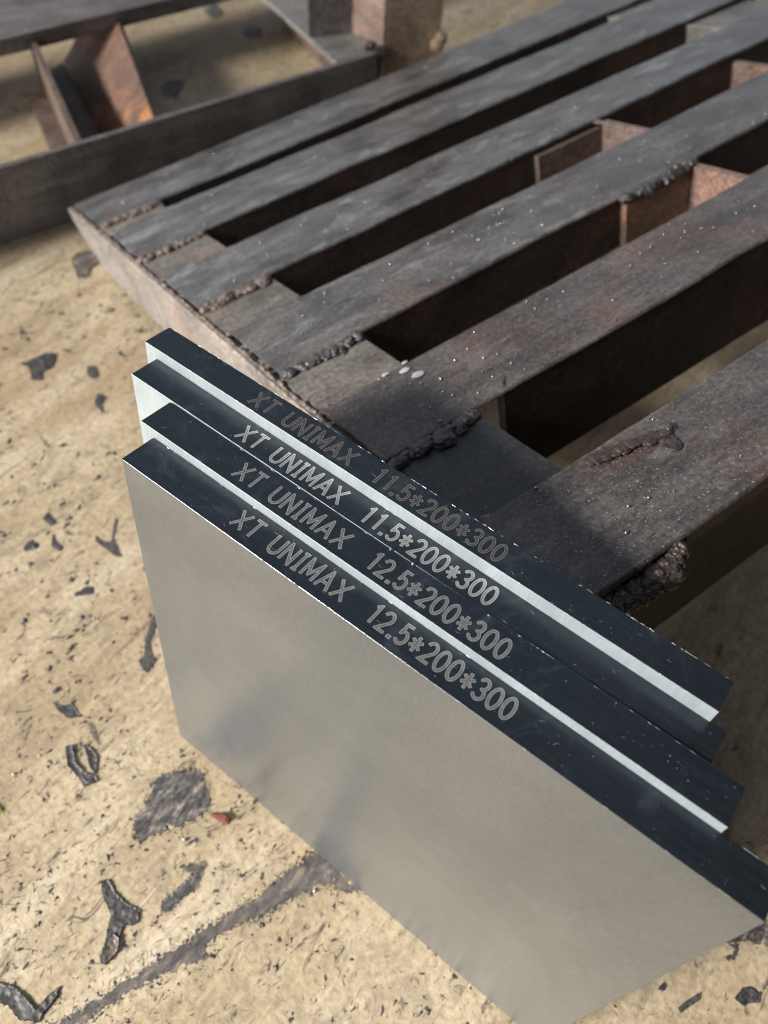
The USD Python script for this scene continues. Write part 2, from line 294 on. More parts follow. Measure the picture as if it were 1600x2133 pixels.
LET_BROWN = (plain('brown_etched_floor', (0.085, 0.074, 0.062), (0.17, 0.15, 0.13), 900.0, 0.42, 0.5, 0.5, 0.3), plain('brown_etched_rim', (0.26, 0.24, 0.215), (0.42, 0.39, 0.36), 900.0, 0.36, 0.5, 0.5, 0.2))

# ------------------------------------------------------------------ the floor
fl = usdkit.mesh(stage, '/World/floor', (np.array([(-4, -3, 0), (4, -3, 0), (4, 5, 0), (-4, 5, 0)], float), np.array([(0, 1, 2), (0, 2, 3)])), MAT_FLOOR)
tag(fl.GetPrim(), 'worn tan floor board with dark ground-in dirt under the steel', None, None, 'structure')

# ------------------------------------------------------------------ the roof is an unseen sheet added to shade the far floor
BLOCKER_Y, BLOCKER_Z = -2.5, 2.0
xs = np.arange(-5, 5.001, 0.025); zc = BLOCKER_Z + 0.018 * np.sin(xs * 2 * math.pi / 0.15)
V = np.vstack([np.c_[xs, np.full(len(xs), BLOCKER_Y), zc], np.c_[xs, np.full(len(xs), -0.7), zc + 0.12]]); k = len(xs)
V = np.vstack([V, V + [0, 0, 0.004]]); F = []
for i in range(k - 1):
    F += [(i, i + 1, k + i + 1), (i, k + i + 1, k + i), (2 * k + i, 3 * k + i + 1, 2 * k + i + 1), (2 * k + i, 3 * k + i, 3 * k + i + 1), (i, 2 * k + i + 1, i + 1), (i, 2 * k + i, 2 * k + i + 1)]
blocker = usdkit.mesh(stage, '/World/added_shade_awning', trimesh.Trimesh(V, np.array(F), process=False), MAT_SHADE_SHEET)
tag(blocker.GetPrim(), 'unseen corrugated blue grey sheet added overhead to shade the far floor', None, None, 'structure')

# unseen wall added on the right to block sky, below that roof
ys = np.arange(-0.9, 5.0, 0.025); xc = 1.2 + 0.018 * np.sin(ys * 2 * math.pi / 0.15); k = len(ys)
V = np.vstack([np.c_[xc, ys, np.full(k, 0.0)], np.c_[xc, ys, np.full(k, BLOCKER_Z - 0.03)]]); V = np.vstack([V, V + [0.004, 0, 0]]); F = []
for i in range(k - 1):
    F += [(i, k + i + 1, i + 1), (i, k + i, k + i + 1), (2 * k + i, 2 * k + i + 1, 3 * k + i + 1), (2 * k + i, 3 * k + i + 1, 3 * k + i)]
side_blocker = trimesh.creation.box((0.78, 0.06, BLOCKER_Z - 0.03)); side_blocker.apply_translation((0.80, -0.93, (BLOCKER_Z - 0.03) / 2 + 0.001))  # unseen panel added to cut sky light from the front right
top_blocker = trimesh.creation.box((1.0, 5.8, 0.02)); top_blocker.apply_translation((0.76, 2.0, BLOCKER_Z + 0.16))  # unseen sheet added overhead to cut sky light on the right
wl_ = usdkit.mesh(stage, '/World/added_sky_blocker', trimesh.util.concatenate([trimesh.Trimesh(V, np.array(F), process=False), side_blocker, top_blocker]), MAT_BLOCKER)
tag(wl_.GetPrim(), 'unseen dark wall added to block sky, with its roof to the right of the steel', None, None, 'structure')

# ------------------------------------------------------------------ lettering: stroke glyphs, cap height 1
def arc(cx, cy, rx, ry, a0, a1, n=14):
    a = np.radians(np.linspace(a0, a1, n)); return [(cx + rx * math.cos(t), cy + ry * math.sin(t)) for t in a]
GLYPH = {   # advance width, strokes
    'X': (0.66, [[(0, 0), (0.66, 1)], [(0, 1), (0.66, 0)]]),
    'T': (0.60, [[(0, 1), (0.60, 1)], [(0.30, 1), (0.30, 0)]]),
    'U': (0.56, [[(0, 1), (0, 0.30)] + arc(0.28, 0.30, 0.28, 0.30, 180, 360) + [(0.56, 1)]]),
    'N': (0.56, [[(0, 0), (0, 1), (0.56, 0), (0.56, 1)]]),
    'I': (0.30, [[(0.15, 0), (0.15, 1)], [(0, 0), (0.30, 0)], [(0, 1), (0.30, 1)]]),
    'M': (0.66, [[(0, 0), (0, 1), (0.33, 0.22), (0.66, 1), (0.66, 0)]]),
    'A': (0.66, [[(0, 0), (0.33, 1), (0.66, 0)], [(0.12, 0.34), (0.54, 0.34)]]),
    '1': (0.54, [[(0.13, 0.84), (0.34, 1.0), (0.34, 0)]]),
    '2': (0.56, [arc(0.28, 0.71, 0.27, 0.29, 165, -35, 14) + [(0.02, 0.0), (0.58, 0.0)]]),
    '3': (0.54, [arc(0.25, 0.75, 0.25, 0.25, 150, -85, 14), arc(0.25, 0.255, 0.28, 0.255, 85, -150, 16)]),
    '5': (0.55, [[(0.52, 1.0), (0.12, 1.0), (0.06, 0.52)] + arc(0.26, 0.32, 0.29, 0.32, 125, -150, 16)]),
    '0': (0.58, [arc(0.29, 0.5, 0.29, 0.5, 0, 360, 28)]),
    '.': (0.16, [[(0.07, 0.0), (0.10, 0.0)]]),
    '*': (0.62, [[(0.31 + 0.37 * math.cos(math.radians(a)), 0.46 + 0.40 * math.sin(math.radians(a))),
                  (0.31 - 0.37 * math.cos(math.radians(a)), 0.46 - 0.40 * math.sin(math.radians(a)))] for a in (90, 30, 150)]),
    ' ': (0.40, [])}
def text_shapes(s, x0, x1, y0, h, stroke):
    """strokes of the text as polygons in mm, spread evenly from x0 to x1"""
    gap = 0.26
    W = sum(GLYPH[c][0] for c in s) + gap * (len(s) - 1)
    k = (x1 - x0) / W
    polys, x = [], 0.0
    for c in s:
        w, st = GLYPH[c]
        for line in st:
            ls = LineString([(x0 + (x + px) * k, y0 + py * h) for px, py in line])
            cs = 2 if c in 'XTUNIMA125*' else 1
            polys.append(ls.buffer(stroke / 2 if c != '.' else stroke * 0.62, cap_style=cs if c != '.' else 3, join_style=2, mitre_limit=1.3, quad_segs=4))
        x += w + gap
    return unary_union(polys)
def extrude(shape, z0, z1):
    out = []
    for g in (shape.geoms if hasattr(shape, 'geoms') else [shape]):
        if g.is_empty or g.area < 0.02: continue
        m = trimesh.creation.extrude_polygon(g.simplify(0.02), z1 - z0, engine='earcut'); m.apply_translation((0, 0, z0)); out.append(m)
    return cat(out)

# ------------------------------------------------------------------ the four plates
def _sliver(rd, x, y, L, w, ang, bend, h):
    k = 6; t = np.linspace(-0.5, 0.5, k); a = ang + bend * t
    dx = np.cumsum(np.cos(a)) * L / k; dy = np.cumsum(np.sin(a)) * L / k
    dx, dy = dx - dx.mean(), dy - dy.mean()
    ww = w * np.array([0.2, 0.8, 1, 0.9, 0.6, 0.15]) * rd.uniform(0.6, 1.4, k)
    n = np.c_[-np.sin(a), np.cos(a)]; C = np.c_[x + dx, y + dy]
    V = np.vstack([np.c_[C - n * ww[:, None], np.zeros(k)], np.c_[C, np.full(k, h)], np.c_[C + n * ww[:, None], np.zeros(k)]]); F = []
    for i in range(k - 1):
        F += [(i, i + 1, k + i + 1), (i, k + i + 1, k + i), (k + i, k + i + 1, 2 * k + i + 1), (k + i, 2 * k + i + 1, 2 * k + i)]
    return V, F
def _batch(items):
    Vs, Fs, o = [], [], 0
    for V, F in items: Vs.append(V); Fs += [(a + o, b + o, c + o) for a, b, c in F]; o += len(V)
    return trimesh.Trimesh(np.vstack(Vs) * MM, np.array(Fs), process=False)
LEAN = 0.0873
def plate(label, u0, u1, w0, thick, top, yaw, mat, dims, t0, t1, d0, d1, ty, th, let, roll=0.0):
    # frame: x along the plate, y into the stack, z up the plate
    ay0 = np.array([0, math.cos(LEAN), -math.sin(LEAN)]); az = np.array([0, math.sin(LEAN), math.cos(LEAN)])
    org = np.array([u0, 0, 0]) + ay0 * w0
    ax = np.array([math.cos(yaw), 0, 0]) + ay0 * math.sin(yaw)
    ay = ay0 * math.cos(yaw) - np.array([math.sin(yaw), 0, 0])
    ax, az = ax * math.cos(roll) - az * math.sin(roll), az * math.cos(roll) + ax * math.sin(roll)
    org = org - ax * 0 - np.array([math.sin(roll) * top, 0, 0])
    zb = (w0 + thick) * math.tan(LEAN)          # the back lower edge rests on the floor
    zb0 = w0 * math.tan(LEAN) + 0.02
    T = thing('steel_plate', label, 'plate', rot_matrix(ax, ay, az, org * MM), 'four steel plates leaning on the pallet')
    L = u1 - u0
    body = chamfer_box(0, L, 0, thick, min(zb, zb0) + max(0.0, math.sin(roll) * L), top, 0.045)
    body.apply_scale(MM)
    obj(T, 'plate_body', body, mat)
    sh = unary_union([text_shapes('XT UNIMAX', t0 - u0, t1 - u0, ty, th, 0.92), text_shapes(dims, d0 - u0, d1 - u0, ty, th, 0.92)])
    inner = sh.buffer(-0.17)
    rim = sh.difference(inner)
    f = extrude(inner, top + 0.004, top + 0.020); f.apply_scale(MM)
    r = extrude(rim, top + 0.004, top + 0.045); r.apply_scale(MM)
    rd = np.random.RandomState(int(u0 * 10) % 97 + 5); it = []
    for _ in range(24):
        ln_ = rd.uniform(0.4, 2.6); it.append(_sliver(rd, rd.uniform(2, L - 2), rd.uniform(0.5, thick - 0.5), ln_, rd.uniform(0.018, 0.05), rd.uniform(0, 6.28) if rd.rand() < 0.6 else rd.normal(0, 0.25), rd.normal(0, 1.8), 0.03))
    for _ in range(60):
        r_ = 0.025 + 0.11 * rd.rand() ** 3; it.append(_sliver(rd, rd.uniform(1, L - 1), rd.uniform(0.4, thick - 0.4), r_ * 2.2, r_, rd.uniform(0, 6.28), 0.0, r_))
    dm = _batch(it); dm.apply_translation((0, 0, (top + 0.004) * MM))
    obj(T, 'dust_and_fibres', dm, MAT_DUST, kind='stuff')
    it = []
    for e_ in (0.0, thick):
        x_ = 0.5
        while x_ < L - 1:
            if rd.rand() < (0.55 if e_ and u0 < -25 else 0.22): it.append(_sliver(rd, x_, e_, rd.uniform(0.6, 2.4), rd.uniform(0.015, 0.06), rd.normal(0, 0.06), 0.0, 0.06))
            x_ += rd.uniform(0.8, 3.2)
    bm_ = _batch(it); bm_.apply_translation((0, 0, (top - 0.02) * MM))
    obj(T, 'edge_burr', bm_, MAT_BURR, kind='stuff')
    p = obj(T, 'engraved_lettering', f, let[0], label='etched grey lettering on the blackened edge')
    obj(p, 'lettering_rim', r, let[1])
    return T
H = 190.79
plate('front plate with broad grey ground face, marked 12.5*200*300', 0, 200, 0.0, 12.15, H, 0.0, MAT_PLATE_GREY, '12.5*200*300', 40.4, 80.4, 88.4, 132.8, 3.4, 6.3, LET_MID)
plate('second plate from the front, marked 12.5*200*300, its right corner standing out', -5.0, 185.4, 12.45, 11.75, H + 3.5, -0.0022, MAT_PLATE_WHITE, '12.5*200*300', 30.2, 70.8, 79.2, 123.3, 2.5, 6.3, LET_MID)
plate('third plate from the front, marked 11.5*200*300 in the brightest letters', -22.9, 176.9, 24.66, 10.5, H + 3.95, -0.0012, MAT_PLATE_WHITE, '11.5*200*300', 20.0, 60.0, 67.8, 112.0, 2.1, 6.3, LET_BRIGHT, 0.0062)
plate('rearmost plate against the pallet, marked 11.5*200*300, bare edge at its back', -28.0, 172.4, 35.4, 10.6, H + 8.0, -0.0035, MAT_PLATE_WHITE, '11.5*200*300', 15.6, 55.0, 63.2, 107.4, 2.0, 6.2, LET_BROWN)

# ------------------------------------------------------------------ the tilted steel pallet: local x along the bars, y across towards its low side, z out of its top
PX = np.array([0.29581, 0.95057, 0.0944]); PY = np.array([-0.90937, 0.31048, -0.27686]); PZ = np.cross(PX, PY)
PY = np.cross(PZ, PX)
P0 = np.array([0.13146, 0.06629, 0.17189])
pal = thing('steel_pallet', 'rusty welded steel pallet of parallel dark bars tilted behind the plates', 'pallet', rot_matrix(PX, PY, PZ, P0))
def bar_mesh(yb, yf, x0, x1, depth, seed, flange_from=48.0):
    """angle bar: flat top from yf (front) to yb (back), flange hanging from the front edge. yb / yf given at both ends."""
    t, r = 2.0, 1.5
    out = []
    def prof(back, front, dep):
        pts = [(back - 0.8, 0.0)]
        pts += [(front + r - r * math.sin(a), -r + r * math.cos(a)) for a in np.linspace(0, math.pi / 2, 6)]
        if dep: pts += [(front, -dep + 0.8), (front + 0.8, -dep), (front + t, -dep), (front + t, -t - 1), (front + t + 1, -t)]
        else: pts += [(front, -t + 0.6), (front + 0.6, -t)]
        pts += [(back, -t), (back, -0.8)]
        return pts
    def seg(xa, xb, dep, sd):
        n = max(2, int((xb - xa) / 6))
        base = prof(1.0, 0.0, dep)
        V = []
        st = np.linspace(xa, xb, n)
        full = []
        for s in st:
            f = (s - x0) / (x1 - x0)
            full.append(prof(yb[0] + (yb[1] - yb[0]) * f, yf[0] + (yf[1] - yf[0]) * f, dep))
        idx = {round(float(s), 6): i for i, s in enumerate(st)}
        k = len(full[0])
        Vv = [(s, p[0], p[1]) for s, fp in zip(st, full) for p in fp]
        F = []
        for i in range(n - 1):
            for j in range(k):
                a, b = i * k + j, i * k + (j + 1) % k
                F += [(a, b, b + k), (a, b + k, a + k)]
        tv, tf = trimesh.creation.triangulate_polygon(Polygon(full[0]), engine='earcut')
        P = np.array(full[0]); order = [int(np.argmin(((P - q) ** 2).sum(1))) for q in tv]
        o = (n - 1) * k
        for ff in tf:
            a, b, c = (order[i] for i in ff); F.append((a, b, c)); F.append((o + c, o + b, o + a))
        m = trimesh.Trimesh(np.array(Vv, float), np.array(F), process=False); trimesh.repair.fix_normals(m)
        v = m.vertices
        m.vertices = v + (meshkit.fbm(np.stack([v[:, 0] * 0.02, v[:, 1] * 0.05, v[:, 2] * 0.05], -1) + sd, 3, sd)[:, None] - 0.5) * np.array([0, 1.6, 0.9])
        m.vertices += (meshkit.fbm(v * 0.22 + sd, 3, sd + 5)[:, None] - 0.5) * np.array([0, 0.7, 0.5])
        return m
    m = seg(x0, x1, 0, seed); m.apply_scale(MM)
    n = int((x1 - flange_from) / 8); st = np.linspace(flange_from, x1, n); V, F = [], []
    for s_ in st:
        f = (s_ - x0) / (x1 - x0); y = yf[0] + (yf[1] - yf[0]) * f + 0.35
        V += [(s_, y + a, b) for a, b in ((0.0, -t - 0.1), (0.0, -depth + 0.8), (0.8, -depth), (4.5, -depth), (4.5, -t - 0.1))]
    k = 5
    for i in range(n - 1):
        for j in range(k):
            a, b = i * k + j, i * k + (j + 1) % k; F += [(a, b, b + k), (a, b + k, a + k)]
    for o, q in ((0, 1), ((n - 1) * k, -1)):
        for w in ((0, 1, 2), (0, 2, 3), (0, 3, 4)): F.append(tuple(o + i for i in w[::q]))
    fm = trimesh.Trimesh(np.array(V, float), np.array(F), process=False); trimesh.repair.fix_normals(fm)
    fm.vertices += (meshkit.fbm(fm.vertices * 0.05 + seed, 3, seed + 8)[:, None] - 0.5) * np.array([0, 0.6, 0])
    fm.apply_scale(MM)
    return m, fm
XE = 560.0
DEPTH = [49, 49, 49, 30, 49, 8]
BARS = [((517, 530), (457, 461), MAT_BAR[0], 48), ((437, 436), (377.5, 375), MAT_BAR[0], 48), ((338, 333.5), (283.5, 289), MAT_BAR[0], 48),
        ((245, 243), (190, 194.5), MAT_BAR[1], 48), ((151, 152.5), (102.5, 102), MAT_BAR[2], 59), ((53, 47), (3, 0.5), MAT_BAR[2], 50)]
for i, (yb, yf, mt, ff) in enumerate(BARS):
    bm, fm = bar_mesh(yb, yf, 0.5 + i % 2, XE, DEPTH[i], 11 + i, ff)
    p = obj(pal, 'top_bar', bm, mt, smooth=35)
    obj(p, 'bar_flange', fm, MAT_FLANGE_SHADED, label='brown hanging flange of the bar, darkened for the shade in the gaps')
# end angle: flange under the bar ends and the upright end face
def cross_angle(x_front, flange, y0, y1, top, drop, seed, taper=True, t=4.5):
    n = int((y1 - y0) / 5); ys = np.linspace(y0, y1, n)
    fr = []
    for y in ys:
        d = drop
        if taper: d = float(np.interp(y, [y0, 430, 497, y1], [drop, drop, drop - 7, 8]))
        fr.append([(x_front + 0.8, top + 1.0), (x_front, top), (x_front, top - d), (x_front + t, top - d), (x_front + t, top - t), (x_front + flange, top - t), (x_front + flange, top), (x_front + t, top + 0.1)])
    k = 8; V = [(p[0], y, p[1]) for y, f in zip(ys, fr) for p in f]; F = []
    for i in range(n - 1):
        for j in range(k):
            a, b = i * k + j, i * k + (j + 1) % k; F += [(a, b, b + k), (a, b + k, a + k)]
    for o, s in ((0, 1), ((n - 1) * k, -1)):
        for q in ((0, 1, 7), (1, 4, 7), (1, 2, 4), (2, 3, 4), (4, 5, 7), (5, 6, 7)): F.append(tuple(o + i for i in q[::s]))
    m = trimesh.Trimesh(np.array(V, float), np.array(F), process=False); trimesh.repair.fix_normals(m)
    v = m.vertices
    m.vertices = v + (meshkit.fbm(v * 0.12 + seed, 3, seed)[:, None] - 0.5) * np.array([0.7, 0, 0.9])
    return m
ea = cross_angle(-4.3, 49.0, 0.5, 526, -4.6, 41, 3)
end_flange = ea
# rough burnt rim along the outer top edge
m = ea; m.apply_scale(MM)
obj(pal, 'end_angle', m, MAT_ENDFACE)
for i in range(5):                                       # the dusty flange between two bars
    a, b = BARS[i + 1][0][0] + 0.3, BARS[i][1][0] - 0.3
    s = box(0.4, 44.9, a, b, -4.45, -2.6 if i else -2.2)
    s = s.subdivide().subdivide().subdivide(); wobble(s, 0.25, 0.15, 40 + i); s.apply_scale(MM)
    obj(pal, 'flange_strip', s, MAT_STRIP if i < 4 else MAT_DARK_STRIP, label=None if i < 4 else 'dark strip beside the front bar')
rim = []
for y in np.arange(2, 524, 3.1):
    rnd = np.random.RandomState(int(y * 7)); r = rnd.uniform(0.4, 1.5)
    ic = trimesh.creation.icosphere(subdivisions=2, radius=1); ic.vertices = ic.vertices * (0.7 + 0.6 * meshkit.fbm(ic.vertices * 2 + y, 2, 9)[:, None]) * np.array([0.9, 2.0, 1.1]) * r + np.array([-1.8, y, -2.9 + rnd.normal(0, 0.5)])
    rim.append(ic)
rim = cat(rim); rim.apply_scale(MM)
obj(pal, 'ragged_rim', rim, MAT_WELD_DUST, smooth=True, label='ragged burnt rim along the pallet end')
# welds between bar fronts and the end flange
for i, (mt, rr) in enumerate([(MAT_WELD_DUST, 3.0), (MAT_WELD_DUST, 3.2), (MAT_WELD_DUST, 3.2), (MAT_WELD, 3.3), (MAT_WELD, 3.4)]):
    y = BARS[i][1][0]
    obj(pal, 'weld_bead', weld([(3, y - 1.5, -2.0), (24, y - 2.5, -2.2), (43, y - 0.5, -2.0)], rr, 60 + i), mt, smooth=True)
for i in range(5):
    y = BARS[i + 1][0][0]
    obj(pal, 'weld_bead', weld([(1, y + 1.0, -2.6), (12, y + 0.6, -3.0)], 1.7, 80 + i), MAT_WELD_DUST, smooth=True)
obj(pal, 'weld_bead', weld([(44, 2.0, -4), (38, -1.0, -6), (30, -1.0, -7), (20, 1.5, -8), (10, 2.5, -9)], 3.8, 91, 0.9, 0.3), MAT_WELD_RUST, smooth=True, label='thick rounded weld lump on the front bar end')
obj(pal, 'weld_bead', weld([(53, 48, 0.3), (62, 45, 0.8), (72, 42, 1.0), (80, 40, 0.6), (77, 34, 0.3)], 2.5, 92, 0.3), MAT_WELD_RUST, smooth=True, label='rust-edged weld spill on top of the front bar')
obj(pal, 'weld_bead', weld([(82, 41, 0.8), (83, 40, 2)], 1.8, 93, 1.0), MAT_WELD, smooth=True)
obj(pal, 'weld_bead', weld([(217, 190.0, -2.0), (240, 189.5, -2.5), (262, 190, -2.0), (270, 191.5, -1)], 3.6, 94, 0.85), MAT_WELD, smooth=True, label='grey lumpy weld in the middle of the fourth bar')
obj(pal, 'weld_bead', weld([(291, 287, -2.0), (294, 268, -3.5), (293, 252, -3.5)], 1.9, 95, 0.8), MAT_WELD_DUST, smooth=True)
# torn notch beside the flange of the fifth bar
obj(pal, 'weld_bead', weld([(59, 103, -1.2), (62, 106, 0.1), (66, 110.5, 0.0)], 0.8, 96, 0.5), MAT_WELD_RUST, smooth=True)
# middle cross pieces: a web across each gap and a cheek under the bar in front of it
def piece(name, mb, mt, amp=0.25, label=None):
    for _ in range(3): mb = mb.subdivide()
    wobble(mb, amp, 0.08, 7); mb.apply_scale(MM)
    return obj(pal, name, mb, mt, label=label)
for i, (xa, xb) in {2: (238, 292), 3: (216, 266)}.items():
    yf = BARS[i][1][0] + (BARS[i][1][1] - BARS[i][1][0]) * 0.5; yb = BARS[i + 1][0][0]
    piece('cross_web', box(xb, xb + 4.5, yb + 0.4, yf - 4.8, -62, -1.6), MAT_PINK)
    piece('cross_cheek', box(xa, xb - 0.3, yf - 4.6, yf - 0.4, -62, -5.0), MAT_CHEEK)
piece('cross_web', box(172, 216, 153, 186, -62, -57), MAT_PINK)
for i, (xa, xb) in {1: (486, 530), 2: (424, 500), 3: (420, 480)}.items():
    yf = BARS[i][1][1]; yb = BARS[i + 1][0][1]
    piece('cross_web', box(xa, xa + 4.5, yb + 0.4, yf - 0.4, -62, -6.0), MAT_PINK)
fa = cross_angle(478, 70.0, 250, 526, -4.7, 45, 5, False); fa.apply_scale(MM)
obj(pal, 'far_angle', fa, MAT_GREYTOP)
# lower runners and legs that carry the high side
def world_to_pal(p):
    d = np.asarray(p, float) - P0; return np.array([d @ PX, d @ PY, d @ PZ])
piece('runner', box(60, 555, 34, 39, -104, -4.6), MAT_FLANGE_SHADED)  # same brown, with the shade under the pallet in its colour
for q in [(20, 26), (520, 26), (520, 250)]:
    top = np.array([q[0], q[1], -5.0]) * MM
    wp = P0 + PX * top[0] + PY * top[1] + PZ * top[2]
    h = wp[2] / PZ[2]
    piece('leg', box(q[0] - 16, q[0] + 16, q[1] - 14, q[1] + 14, -5.2 - h / MM + 6, -5.2), MAT_RAIL)
# paint spots on the fifth bar
sp = []
for (x, y, a, b) in [(40.5, 146, 2.6, 1.7), (42.5, 139, 3.0, 2.0), (33, 150, 1.8, 1.0), (44, 151, 1.6, 0.8)]:
    ic = trimesh.creation.icosphere(subdivisions=2, radius=1); ic.vertices = ic.vertices * (0.8 + 0.4 * meshkit.fbm(ic.vertices * 1.5 + x, 2, 3)[:, None]) * np.array([a, b, 0.35]) + np.array([x, y, 0.45]); sp.append(ic)
sp = cat(sp); sp.apply_scale(MM); obj(pal, 'paint_spots', sp, MAT_PAINTSPOT, smooth=True, label='pale dabs of paint on the fifth bar')
# weld spatter grains on the bar tops
rnd = np.random.RandomState(5); gr = []
for k in range(1050):
    i = rnd.choice(6, p=[0.12, 0.14, 0.16, 0.20, 0.24, 0.14]); x = 25 + 470 * rnd.rand() ** 1.3
    yb, yf = BARS[i][0], BARS[i][1]
    f = x / XE; y0, y1 = yf[0] + (yf[1] - yf[0]) * f + 2.5, yb[0] + (yb[1] - yb[0]) * f - 1.5
    r = 0.15 + 0.50 * rnd.rand() ** 2.6
    ic = trimesh.creation.icosphere(subdivisions=1 if r < 0.3 else 2, radius=r); ic.apply_translation((x, rnd.uniform(y0, y1), 0.35 + r * 0.3)); gr.append(ic)
gr = cat(gr); gr.apply_scale(MM); obj(pal, 'spatter_grains', gr, MAT_SPATTER, smooth=True, kind='stuff')

# ------------------------------------------------------------------ the frame lying behind on the left
RD = np.array([0.24914, 0.96847, 0.0]); RN = np.array([-RD[1], RD[0], 0.0])     # rail direction, and away from the camera side
ra = thing('steel_rack', 'low welded steel rack of angle rails on the floor at back left', 'frame', rot_matrix(RD, RN, (0, 0, 1), (-0.375, 0.190, 0)))
def part(parent, name, mb, mt, amp=0.4, label=None, sub=3):
    for _ in range(sub): mb = mb.subdivide()
    wobble(mb, amp, 0.05, 3); mb.apply_scale(MM)
    return obj(parent, name, mb, mt, label=label)
def prism(poly, z0, z1):
    m = trimesh.creation.extrude_polygon(Polygon(poly), z1 - z0, engine='earcut'); m.apply_translation((0, 0, z0)); return m
lv = []
# front rail: upright flange facing the camera, foot flange behind
part(ra, 'front_rail', cat([box(-330, 345, 0, 5, 1, 55), box(-330, 345, 5.3, 50, 1, 6)]), MAT_RAIL, 0.5, sub=4)
# second rail, on top of the cross channels
def wl(p):   # world mm -> local mm of the frame
    d = np.array([p[0] + 375, p[1] - 190]); return (d @ RD[:2], d @ RN[:2])
b0 = wl((-530.3, 314.7)); b1 = wl((-489.6, 494.7))
part(ra, 'rear_rail', cat([box(-200, 480, b0[1], b0[1] + 90, 51.5, 57), box(-200, 480, b0[1] + 0.0, b0[1] + 5, 44, 51.3)]), MAT_RAIL, 0.6, sub=4)
def channel(a, b, c, d, mt, inner):
    """open channel lying on the floor: a-b left edge, d-c right edge (world mm at its top, z=50)"""
    a, b, c, d = (np.array(wl(q)) for q in (a, b, c, d))
    u_ = (c - d); 
    def quad(p, q, r, s, z0, z1): return prism([p, q, r, s], z0, z1)
    ua = (d - a) / np.linalg.norm(d - a); ub = (c - b) / np.linalg.norm(c - b)
    part(ra, 'channel_wall', quad(a, b, b + ub * 5, a + ua * 5, 1, 50), mt, 0.3)
    P = [np.r_[a + ua * 30, 3], np.r_[d, 50], np.r_[c, 50], np.r_[b + ub * 34, 3]]
    up_ = np.cross(P[1] - P[0], P[3] - P[0]); up_ = up_ / np.linalg.norm(up_) * 4.5
    if up_[2] > 0: up_ = -up_
    V = np.array(P + [p + up_ for p in P])
    lean = trimesh.convex.convex_hull(V)
    part(ra, 'leaning_plate', lean, inner, 0.25, label='orange rusted plate leaning in the cross channel', sub=5)
    part(ra, 'channel_base', quad(a + ua * 5.2, b + ub * 5.2, b + ub * 33, a + ua * 29, 1, 3), mt, 0.2)
channel((-363.8 + 3, 257.3 - 1), (-560, 360), (-575, 465), (-348, 320), MAT_CHEEK, MAT_RUST)
part(ra, 'cross_flat', prism([wl((-470, 560)), wl((-312.4, 496.2)), wl((-297, 549)), wl((-455, 640))], 45, 50), MAT_GREYTOP, 0.4)
part(ra, 'cross_flat', prism([wl((-470, 600)), wl((-320, 538)), wl((-312, 562)), wl((-455, 650))], 1, 44.6), MAT_CHEEK, 0.4)
# small loose bracket end left of the channel
part(ra, 'bracket', prism([wl((-432, 276)), wl((-520, 322)), wl((-500, 352)), wl((-412, 308))], 1, 9), MAT_CHEEK, 0.4)

po = thing('upright_post', 'cut steel post standing upright at the far end of the rail', 'post', rot_matrix((1, 0, 0), (0, 1, 0), (0, 0, 1), (-0.3017, 0.5488, 0)))
def wp(p): return (p[0] + 301.7, p[1] - 548.8)
def wall(p, q, t, z0, z1):
    p, q = np.array(wp(p)), np.array(wp(q)); d = (q - p) / np.linalg.norm(q - p); n = np.array([-d[1], d[0]])
    return prism([p, q, q + n * t, p + n * t], z0, z1)
part(po, 'wide_face', wall((-301, 549.5), (-270, 594), 4.5, 0.5, 240), MAT_TAN, 0.4)
part(po, 'narrow_wall', wall((-301.6, 548.8), (-336, 548.8), -5, 50.5, 240), MAT_PINK, 0.3)
part(po, 'dark_face', wall((-359, 514.4), (-336.6, 548.2), 4.5, 50.5, 240), MAT_RAIL, 0.3)
obj(po, 'weld_bead', weld([(-8, -16, 34), (-7, -17, 44), (-3, -12, 56)], 3.0, 120, 1.0), MAT_WELD_RUST, smooth=True, label='orange rusty weld where post and rail meet')
obj(po, 'weld_bead', weld([(31, 42, 46), (32, 43, 52)], 6.0, 121, 1.2), MAT_TAN, smooth=True)

